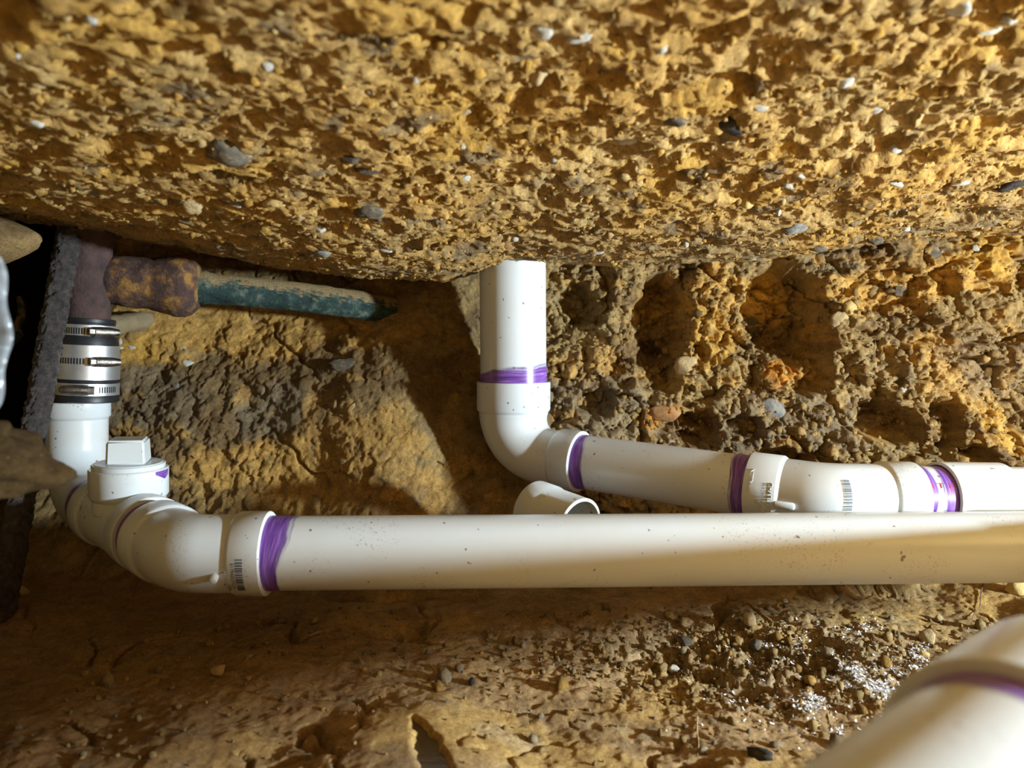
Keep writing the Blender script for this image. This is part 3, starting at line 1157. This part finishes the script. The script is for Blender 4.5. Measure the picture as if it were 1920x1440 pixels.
# ------------------------------------------------------------------ plastic sheet at the left edge
pl_m, nt, b = nodes_of('milky_plastic')
b.inputs['Base Color'].default_value = (.24, .255, .27, 1)
b.inputs['Roughness'].default_value = .25
wv = noise_node(nt, 14, 3, .5)
bump(nt, b, wv.outputs[0], .5, .01)
vv, ff = [], []
nu_, nv_ = 40, 40
for j in range(nv_ + 1):
    t = j / nv_
    py = 478 + 330 * t
    edge = -14 + 34 * math.sin(math.pi * min(1, t * 1.05 + .06)) ** .6 + 5 * math.sin(t * 17)
    for i in range(nu_ + 1):
        s = i / nu_
        p = W(edge - 560 * (1 - s), py, .46 + .022 * mnoise.fractal(Vector((s * 2.2, t * 4.0, 3.7)), 1.0, 2.0, 4) - .08 * (1 - s))
        vv.append(p)
for j in range(nv_):
    for i in range(nu_):
        a = j * (nu_ + 1) + i
        ff.append((a, a + 1, a + nu_ + 2, a + nu_ + 1))
sh = new_obj('plastic_sheet', mesh_from(vv, ff), pl_m)
so = sh.modifiers.new('thick', 'SOLIDIFY')
so.thickness = .0015
tag(sh, 'crumpled milky plastic sheet hanging at the left edge', 'plastic sheet')


# ------------------------------------------------------------------ stones, clods
def rock_mesh(seed, sub=3, rough_=.22, flat=(1, 1, 1), facets=0):
    bm = bmesh.new()
    bmesh.ops.create_icosphere(bm, subdivisions=sub, radius=1)
    rnd = random.Random(seed)
    off = Vector((rnd.uniform(-50, 50), rnd.uniform(-50, 50), rnd.uniform(-50, 50)))
    planes = []
    for _ in range(facets):
        d = Vector((rnd.gauss(0, 1), rnd.gauss(0, 1), rnd.gauss(0, 1))).normalized()
        planes.append((d, rnd.uniform(.62, .85)))
    for v in bm.verts:
        d = v.co.normalized()
        r = 1 + rough_ * mnoise.fractal(d * 1.3 + off, 1.0, 2.0, 4)
        p = d * r
        for n_, k in planes:
            e = p.dot(n_) - k
            if e > 0:
                p = p - n_ * e * .92
        v.co = Vector((p.x * flat[0], p.y * flat[1], p.z * flat[2]))
    me = bpy.data.meshes.new('rock')
    bm.to_mesh(me)
    bm.free()
    me.polygons.foreach_set('use_smooth', [True] * len(me.polygons))
    return me


def soil_col(me, col):
    ca = me.color_attributes.new('soil', 'FLOAT_COLOR', 'POINT')
    ca.data.foreach_set('color', np.tile(np.array([*col, 1], np.float32), len(me.vertices)))
    return me


def stone_mat(name, a, b, dust=.35):
    return patchy(name, [(.30, a), (.52, b), (.62, tuple(q * (1 - dust) + w * dust for q, w in zip(b, (.5, .33, .13)))), (.74, tuple(q * (1 - dust * 2) + w * dust * 2 for q, w in zip(b, (.5, .33, .13))))], 1.8, .85, .8, scale2=5)


STONE = {
    'grey': stone_mat('grey_stone', (.075, .062, .045), (.15, .12, .085), .45),
    'dark': stone_mat('dark_stone', (.02, .018, .018), (.055, .045, .04), .1),
    'white': stone_mat('quartz_stone', (.45, .38, .27), (.72, .68, .60), .15),
    'tan': stone_mat('tan_stone', (.40, .27, .13), (.56, .40, .20), .2),
    'yellow': stone_mat('yellow_stone', (.55, .36, .11), (.70, .48, .18), .2),
    'red': stone_mat('red_brown_stone', (.28, .13, .05), (.42, .21, .08), .3),
    'bluegrey': stone_mat('blue_grey_stone', (.13, .125, .115), (.26, .25, .23), .35),
}

# stones held by the ceiling: px, py, half-width px, kind, (sx, sy, sz)
CS = [(425, 292, 42, 'grey', (1.1, .9, .55)), (690, 398, 26, 'grey', (1, 1, .75)), (1003, 140, 26, 'tan', (.8, .7, .9)), (1012, 62, 40, 'white', (.6, .5, .4)), (1090, 75, 28, 'white', (1, .6, .35)),
      (1585, 152, 22, 'white', (.8, .7, .6)), (1372, 238, 36, 'dark', (.9, .7, .5)), (1400, 380, 15, 'yellow', (1, .8, .9)), (1905, 345, 34, 'dark', (1, .8, .5)), (395, 218, 40, 'grey', (1.1, .5, .3)),
      (262, 462, 28, 'red', (1.1, .8, .6)), (606, 476, 18, 'bluegrey', (1, .7, .6)), (172, 36, 13, 'white', (1, .8, .8)), (28, 104, 10, 'white', (1, .8, .8)), (500, 127, 14, 'white', (1, .6, .6)), (412, 141, 9, 'white', (1, .7, .6)),
      (1182, 265, 22, 'white', (1, .7, .4)), (1420, 202, 18, 'white', (1, .6, .5)), (1640, 205, 20, 'white', (.9, .7, .6)), (1680, 282, 14, 'white', (1, .6, .5)), (1795, 18, 24, 'white', (1, .7, .6)), (1890, 40, 16, 'white', (1, .6, .5)),
      (1850, 62, 22, 'white', (1, .6, .4)), (1240, 95, 18, 'white', (1, .6, .5)), (1205, 183, 12, 'white', (1, .7, .6)), (1265, 232, 26, 'grey', (1, .7, .4)), (780, 150, 8, 'white', (1, .7, .8)), (695, 173, 9, 'white', (1, .6, .6)),
      (868, 275, 10, 'white', (1, .7, .6)), (872, 336, 10, 'white', (1, .8, .7)), (660, 300, 20, 'grey', (1.2, .7, .5)), (688, 322, 26, 'grey', (1.1, .7, .4)), (870, 212, 22, 'tan', (1, .5, .4)), (640, 305, 10, 'white', (1, .7, .6)),
      (440, 385, 10, 'white', (1.3, .7, .5)), (415, 398, 9, 'white', (1.6, .6, .4)), (515, 380, 22, 'yellow', (1, .8, .7)), (363, 385, 24, 'tan', (1, .9, .8)), (205, 445, 14, 'bluegrey', (1, .8, .8)), (600, 432, 12, 'white', (1, .7, .6)), (66, 232, 22, 'white', (1, .6, .4)),
      (1490, 430, 22, 'bluegrey', (1.1, .6, .6)), (1530, 465, 16, 'grey', (1.3, .7, .6)), (1725, 458, 20, 'grey', (1.2, .8, .6)), (1640, 452, 14, 'grey', (1.2, .7, .6)), (965, 447, 7, 'white', (1, .8, 1)), (1122, 473, 11, 'white', (1.3, .7, .6)),
      (1286, 455, 8, 'white', (.7, .6, 1.1)), (1676, 345, 16, 'white', (1.2, .6, .4)), (1800, 345, 14, 'white', (1.5, .6, .4)), (1480, 350, 12, 'white', (1, .6, .6)), (1160, 402, 9, 'tan', (1, .8, .8)), (950, 460, 10, 'red', (1, .8, .8)), (816, 463, 9, 'red', (.8, .7, 1)),
      (725, 470, 9, 'white', (1.6, .7, .5)), (1500, 330, 10, 'white', (1, .7, .6)), (1040, 300, 9, 'white', (1, .7, .7)), (1196, 345, 9, 'yellow', (1, .8, .8)), (560, 408, 10, 'tan', (1.2, .8, .7)), (1460, 395, 9, 'white', (.6, .6, 1.2)), (1700, 430, 8, 'white', (1, .7, .7))]
protos = [rock_mesh(i, 3, .3, facets=5) for i in range(7)]
rnd = random.Random(5)


def put_on_ceiling(px, py):
    """march the view ray until it meets the ceiling surface"""
    d = W(px, py, 1.0)
    ts = np.linspace(.2, 1.5, 900)
    P = np.outer(ts, np.array(d))
    zz = ceil_z(P[:, 0], P[:, 1])
    i = int(np.argmax(P[:, 2] > zz))
    if P[i, 2] <= zz[i]:
        return None
    return Vector(P[i]), ts[i]


for k, (px, py, hw, kind, sc) in enumerate(CS):
    r = put_on_ceiling(px, py)
    if not r:
        continue
    p, t = r
    me = protos[k % 7].copy()
    o = new_obj('stone', me, STONE[kind])
    s = hw * t / F
    o.location = p + Vector((0, 0, s * .2))
    o.scale = (s * sc[0], s * sc[1] * 1.1, s * sc[2] * 1.15)
    o.rotation_euler = (rnd.uniform(-.2, .2), rnd.uniform(-.3, .3), rnd.uniform(-.5, .5))
    o.parent = ceiling

# stones held by the bank
WS = [(351, 685, 13, 'white', (.9, .5, .8)), (332, 726, 11, 'bluegrey', (.8, .5, .8)), (664, 766, 9, 'tan', (.9, .5, 1)), (660, 686, 26, 'grey', (1.7, .4, .6)), (228, 655, 14, 'white', (.5, .3, 1.4)), (343, 652, 6, 'white', (1, .5, .7)),
      (245, 650, 10, 'white', (.9, .3, .6)), (1265, 798, 12, 'tan', (.8, .6, 1)), (1250, 775, 26, 'red', (1.2, .5, .7)), (1450, 770, 26, 'bluegrey', (1.2, .5, .8)),
      (1410, 600, 34, 'grey', (.9, .5, 1)), (1595, 580, 16, 'yellow', (.9, .7, 1)), (1575, 600, 16, 'tan', (1, .7, 1.1)), (1290, 690, 22, 'tan', (1, .6, 1.2)), (1695, 735, 9, 'white', (.8, .5, 1)), (1840, 515, 7, 'white', (.8, .5, 1.2)), (1832, 465, 8, 'white', (1, .5, .7)),
      (1735, 470, 26, 'grey', (1.2, .5, .7)), (1690, 545, 14, 'grey', (1.2, .4, .8)), (1100, 640, 10, 'tan', (.8, .5, 1)), (1855, 700, 10, 'white', (.6, .5, 1.4))]


def hit_wall(px, py):
    d = W(px, py, 1.0)
    ts = np.linspace(1.0, 1.8, 600)
    P = np.outer(ts, np.array(d))
    yy = wall_y(P[:, 0], P[:, 2])
    i = int(np.argmax(P[:, 1] > yy))
    return Vector(P[i]), ts[i]


for k, (px, py, hw, kind, sc) in enumerate(WS):
    p, t = hit_wall(px, py)
    o = new_obj('stone', protos[(k + 3) % 7].copy(), STONE[kind])
    s = hw * t / F
    o.location = p + Vector((0, s * sc[1] * .6, 0))
    o.scale = (s * sc[0], s * sc[1], s * sc[2])
    o.rotation_euler = (rnd.uniform(-.2, .2), rnd.uniform(-.3, .3), rnd.uniform(-.3, .3))
    o.parent = wall_back


def hit_floor(px, py):
    d = W(px, py, 1.0)
    ts = np.linspace(.5, 1.4, 900)
    P = np.outer(ts, np.array(d))
    zz = floor_z(P[:, 0], P[:, 1])
    i = int(np.argmax(P[:, 2] < zz))
    return Vector(P[i]), ts[i]


# loose stones on the floor: px, py, half width, kind, label
FS = [(1405, 1168, 14, 'tan', (1, 1, 1), 'round tan pebble on the rubble heap below the long pipe'),
      (1472, 1130, 5, 'white', (1, 1, 1), 'tiny pale pebble just under the long pipe'),
      (1760, 1164, 9, 'tan', (1, 1, .9), 'pale round pebble casting a shadow near the root at right'),
      (1732, 1232, 9, 'yellow', (1.1, .9, .8), 'yellow pebble close to the blurred near pipe'),
      (1263, 1264, 10, 'white', (1.2, .9, .7), 'angular whitish stone chip beside the floor crack'),
      (1283, 1208, 20, 'grey', (1.2, .8, .4), 'flat grey stone at the left end of the rubble'),
      (1500, 1108, 6, 'yellow', (1, 1, 1), 'small orange-brown pebble against the shaded underside of the pipe'),
      (1740, 1205, 20, 'tan', (.8, .6, .9), 'upright tan clod beside the white shavings at right'),
      (1480, 1165, 7, 'tan', (1, 1, 1), 'small tan pebble right of the round pebble in the rubble'),
      (1418, 1218, 14, 'grey', (.8, .8, 1), 'grey-brown stone lump in the middle of the rubble'),
      (885, 1283, 10, 'dark', (1.0, .6, .7), 'small shiny black shard lying on the floor near the puddle'),
      (410, 1262, 18, 'tan', (1.2, .8, .5), 'pale clay lump in the dark shaded floor at lower left'),
      (30, 1117, 20, 'tan', (1.1, .9, .8), 'yellowish clod at the far left edge of the shaded floor'),
      (1905, 1112, 22, 'yellow', (.8, .9, .9), 'yellow clay lump where the near pipe meets the right edge'),
      (1425, 1420, 22, 'dark', (1.2, .7, .6), 'dark lump at the bottom edge right of centre')]
for k, (px, py, hw, kind, sc, lab) in enumerate(FS):
    p, t = hit_floor(px, py)
    s = hw * t / F
    o = new_obj('pebble' if kind != 'dark' else 'black_shard', rock_mesh(300 + k, 3, .2 if kind != 'dark' else .4, facets=3 if sc == (1, 1, 1) else 7), STONE[kind])
    zf = float(floor_z(np.array([p.x]), np.array([p.y]))[0])
    o.location = (p.x, p.y, zf + s * sc[2] * .55)
    o.scale = (s * sc[0], s * sc[1], s * sc[2])
    o.rotation_euler = (0, 0, rnd.uniform(0, 3))
    tag(o, lab, 'stone')

# big clod in the left foreground, growing out of the near bank
me = rock_mesh(77, 5, .30, (1, 1, 1), 2)
for v in me.vertices:
    v.co = v.co + v.co.normalized() * .07 * mnoise.fractal(v.co * 4, 1.0, 2.0, 5)
soil_col(me, (.085, .050, .018))  # colour darkened to stand in for shade on the clod
me.transform(Matrix.Diagonal((.095, .080, .038, 1)))
clod = new_obj('earth_clod', me, SOIL)
clod.location = W(-30, 850, .56) + Vector((-.058, 0, 0))
clod.rotation_euler = (.1, .12, .2)
tag(clod, 'large brown earth clod coloured darker for shade, blurred in the left foreground', 'earth clod')

# ------------------------------------------------------------------ puddle
wat, nt, b = nodes_of('muddy_water')
b.inputs['Base Color'].default_value = (.085, .055, .022, 1)
b.inputs['Roughness'].default_value = .08
rp = noise_node(nt, 60, 2, .5, mapping=(.4, 2.2, 1))
bump(nt, b, rp.outputs[0], .12, .002)
cen = sum((Vector(p) for p in PUD), Vector()) / len(PUD)
vv = [Vector((p.x + (p.x - cen.x) * .10, p.y + (p.y - cen.y) * .05, FLOOR - .0065)) for p in PUD] + [Vector((cen.x, cen.y, FLOOR - .0065))]
ff = [(i, (i + 1) % len(PUD), len(PUD)) for i in range(len(PUD))]
pud = new_obj('puddle', mesh_from(vv, ff), wat)
tag(pud, 'narrow dark muddy puddle at the bottom edge', 'puddle')


# ------------------------------------------------------------------ loose crumbs and shavings
def scatter(name, pts, sizes, cols, mat, label, cat, parent=None):
    rs = np.random.default_rng(len(pts))
    base = bmesh.new()
    bmesh.ops.create_icosphere(base, subdivisions=1, radius=1)
    bv = np.array([v.co[:] for v in base.verts])
    bf = np.array([[v.index for v in f.verts] for f in base.faces])
    base.free()
    n, m = len(pts), len(bv)
    rr = 1 + rs.uniform(-.35, .35, (n, m, 1))
    sq = rs.uniform(.6, 1.25, (n, 1, 3))
    V_ = bv[None] * rr * sq
    ang = rs.uniform(0, 6.28, n)
    c, s = np.cos(ang)[:, None], np.sin(ang)[:, None]
    V_ = np.stack([V_[..., 0] * c - V_[..., 1] * s, V_[..., 0] * s + V_[..., 1] * c, V_[..., 2]], -1)
    V_ = V_ * np.asarray(sizes)[:, None, None] + np.asarray(pts)[:, None, :]
    F_ = (bf[None] + (np.arange(n) * m)[:, None, None]).reshape(-1, 3)
    me = bpy.data.meshes.new(name)
    P = V_.reshape(-1, 3)
    me.vertices.add(len(P))
    me.vertices.foreach_set('co', P.astype(np.float32).ravel())
    me.loops.add(F_.size)
    me.loops.foreach_set('vertex_index', F_.astype(np.int32).ravel())
    me.polygons.add(len(F_))
    me.polygons.foreach_set('loop_start', np.arange(0, F_.size, 3, dtype=np.int32))
    me.update(calc_edges=True)
    ca = me.color_attributes.new('soil', 'FLOAT_COLOR', 'POINT')
    C = np.repeat(np.asarray(cols), m, 0)
    ca.data.foreach_set('color', np.concatenate([C, np.ones((len(C), 1))], 1).astype(np.float32).ravel())
    o = new_obj(name, me, mat, parent)
    tag(o, label, cat, kind='stuff')
    return o


rs = np.random.default_rng(12)
pal = np.stack([OCHRE, PALE, BROWN, GREY, GOLD, OCHRE])
# floor
n = 2600
px_ = np.concatenate([rs.normal(RUB.x, .13, 1700), rs.uniform(-.5, .8, n - 1700)])
py_ = np.concatenate([rs.normal(RUB.y, .06, 1700), rs.uniform(.64, 1.04, n - 1700)])
sz = np.clip(rs.lognormal(math.log(.0017), .6, n), .0007, .009)
pz_ = floor_z(px_, py_) + sz * .4
keep = poly_sdf(px_, py_, PUD) > .008
scatter('soil_crumbs', np.stack([px_, py_, pz_], 1)[keep], sz[keep], (np.stack([BROWN * 1.3, OCHRE * .6, GREY * 1.2, PALE * .65])[rs.integers(0, 4, n)] * rs.uniform(.7, 1.15, (n, 1)))[keep], SOIL, 'loose soil crumbs scattered over the trench floor', 'soil')
# ceiling
n = 9000
px_ = rs.uniform(-.95, 1.0, n)
py_ = rs.uniform(.28, 1.25, n)
sz = np.clip(rs.lognormal(math.log(.0021), .55, n), .0008, .010)
pz_ = ceil_z(px_, py_) + sz * .15
scatter('soil_crumb', np.stack([px_, py_, pz_], 1), sz, np.stack([OCHRE, PALE, OCHRE * .8, GOLD])[rs.integers(0, 4, n)] * rs.uniform(.75, 1.1, (n, 1)), SOIL, None, None, ceiling)
# right bank
n = 3500
px_ = rs.uniform(.03, 1.05, n)
pz_ = rs.uniform(-.28, .15, n)
sz = np.clip(rs.lognormal(math.log(.0032), .5, n), .001, .010)
py_ = wall_y(px_, pz_) + sz * .2
scatter('soil_crumb', np.stack([px_, py_, pz_], 1), sz, np.array([.42, .275, .11]) * rs.uniform(.6, 1.2, (n, 1)), SOIL, None, None, wall_back)

# white plastic shavings
SHAV = plain('white_shaving', (.90, .90, .92), .9)
cl = [(1590, 1228, 34, 12, 300), (1650, 1245, 26, 10, 260), (1520, 1268, 26, 12, 170), (1480, 1180, 60, 26, 200), (1560, 1195, 24, 10, 110), (1700, 1215, 40, 16, 150), (1720, 1188, 18, 10, 60), (1615, 1155, 34, 10, 40),
      (1400, 1200, 80, 30, 90), (1600, 1230, 140, 60, 160), (1500, 1260, 200, 60, 110), (1575, 1305, 12, 8, 14)]
vv, ff = [], []
rnd = random.Random(9)
for cx0, cy0, sx_, sy_, cnt in cl:
    for _ in range(int(cnt * 1.9)):
        g = hit_z(cx0 + rnd.gauss(0, sx_ * .6), cy0 + rnd.gauss(0, sy_ * .6), FLOOR)
        z = float(floor_z(np.array([g.x]), np.array([g.y]))[0])
        # the floor is uneven: slide along the view ray to the real height
        g = hit_z(0, 0, FLOOR) * 0 + Vector((g.x, g.y, z + .0018))
        L_ = rnd.uniform(.0018, .0055)
        w_ = rnd.uniform(.0010, .0022)
        a = rnd.uniform(0, 6.28)
        tv_ = Vector((math.cos(a), math.sin(a), rnd.uniform(-.4, .6))).normalized()
        sv = tv_.cross(Vector((rnd.uniform(-.6, .6), rnd.uniform(-.6, .6), 1))).normalized()
        nv = tv_.cross(sv)
        i = len(vv)
        for q in (-1, 0, 1):
            for w2 in (-1, 1):
                vv.append(g + tv_ * (L_ * q * .5) + sv * (w_ * w2 * .5) + nv * (.0007 * (1 - q * q)))
        ff += [(i, i + 1, i + 3, i + 2), (i + 2, i + 3, i + 5, i + 4)]
shv = new_obj('plastic_shavings', mesh_from(vv, ff, False), SHAV)
tag(shv, 'white plastic saw shavings sprinkled over the floor at right', 'shavings', kind='stuff')

# ------------------------------------------------------------------ rootlets
ROOT = plain('dry_root', (.16, .085, .04), .8, 0, 60, .4)
ROOTP = plain('pale_root', (.48, .36, .19), .8, 0, 60, .3)


def root(pts, r, mat, label):
    rg = []
    dense = []
    P = [Vector(p) for p in pts]
    for i in range(len(P) - 1):
        a, b_, c, d = P[max(i - 1, 0)], P[i], P[i + 1], P[min(i + 2, len(P) - 1)]
        for k in range(6):
            t = k / 6
            dense.append(.5 * ((2 * b_) + (c - a) * t + (2 * a - 5 * b_ + 4 * c - d) * t * t + (3 * b_ - a - 3 * c + d) * t ** 3))
    dense.append(P[-1])
    for i, p in enumerate(dense):
        t = (dense[min(i + 1, len(dense) - 1)] - dense[max(i - 1, 0)]).normalized()
        rg.append((p, t, r * (1 - .5 * i / len(dense))))
    o = new_obj('rootlet', sweep(rg, 8, True, True), mat)
    return tag(o, label, 'root')


def floor_pts(pl, lift=.0012):
    out = []
    for px, py in pl:
        p, t = hit_floor(px, py)
        out.append(p + Vector((0, 0, lift)))
    return out


root(floor_pts([(1852, 1084), (1843, 1100), (1839, 1120), (1837, 1142), (1828, 1152), (1822, 1166)], .003), .0010, ROOT, 'thin brown root curving down the floor at the right edge')
root(floor_pts([(1552, 1340), (1556, 1355), (1562, 1370)]), .0006, ROOTP, 'pale thread-like root standing apart left of the near pipe')
root(floor_pts([(1526, 1365), (1540, 1362), (1550, 1372), (1558, 1376)]), .0006, ROOTP, 'forked pale rootlet on the floor below the shavings')
root(floor_pts([(810, 1250), (820, 1266), (828, 1276), (838, 1284)]), .0007, ROOTP, 'fine pale root left of the black shard')
root(floor_pts([(1308, 1345), (1307, 1370), (1310, 1395), (1308, 1418)]), .0006, ROOTP, 'straight pale root running to the bottom edge')
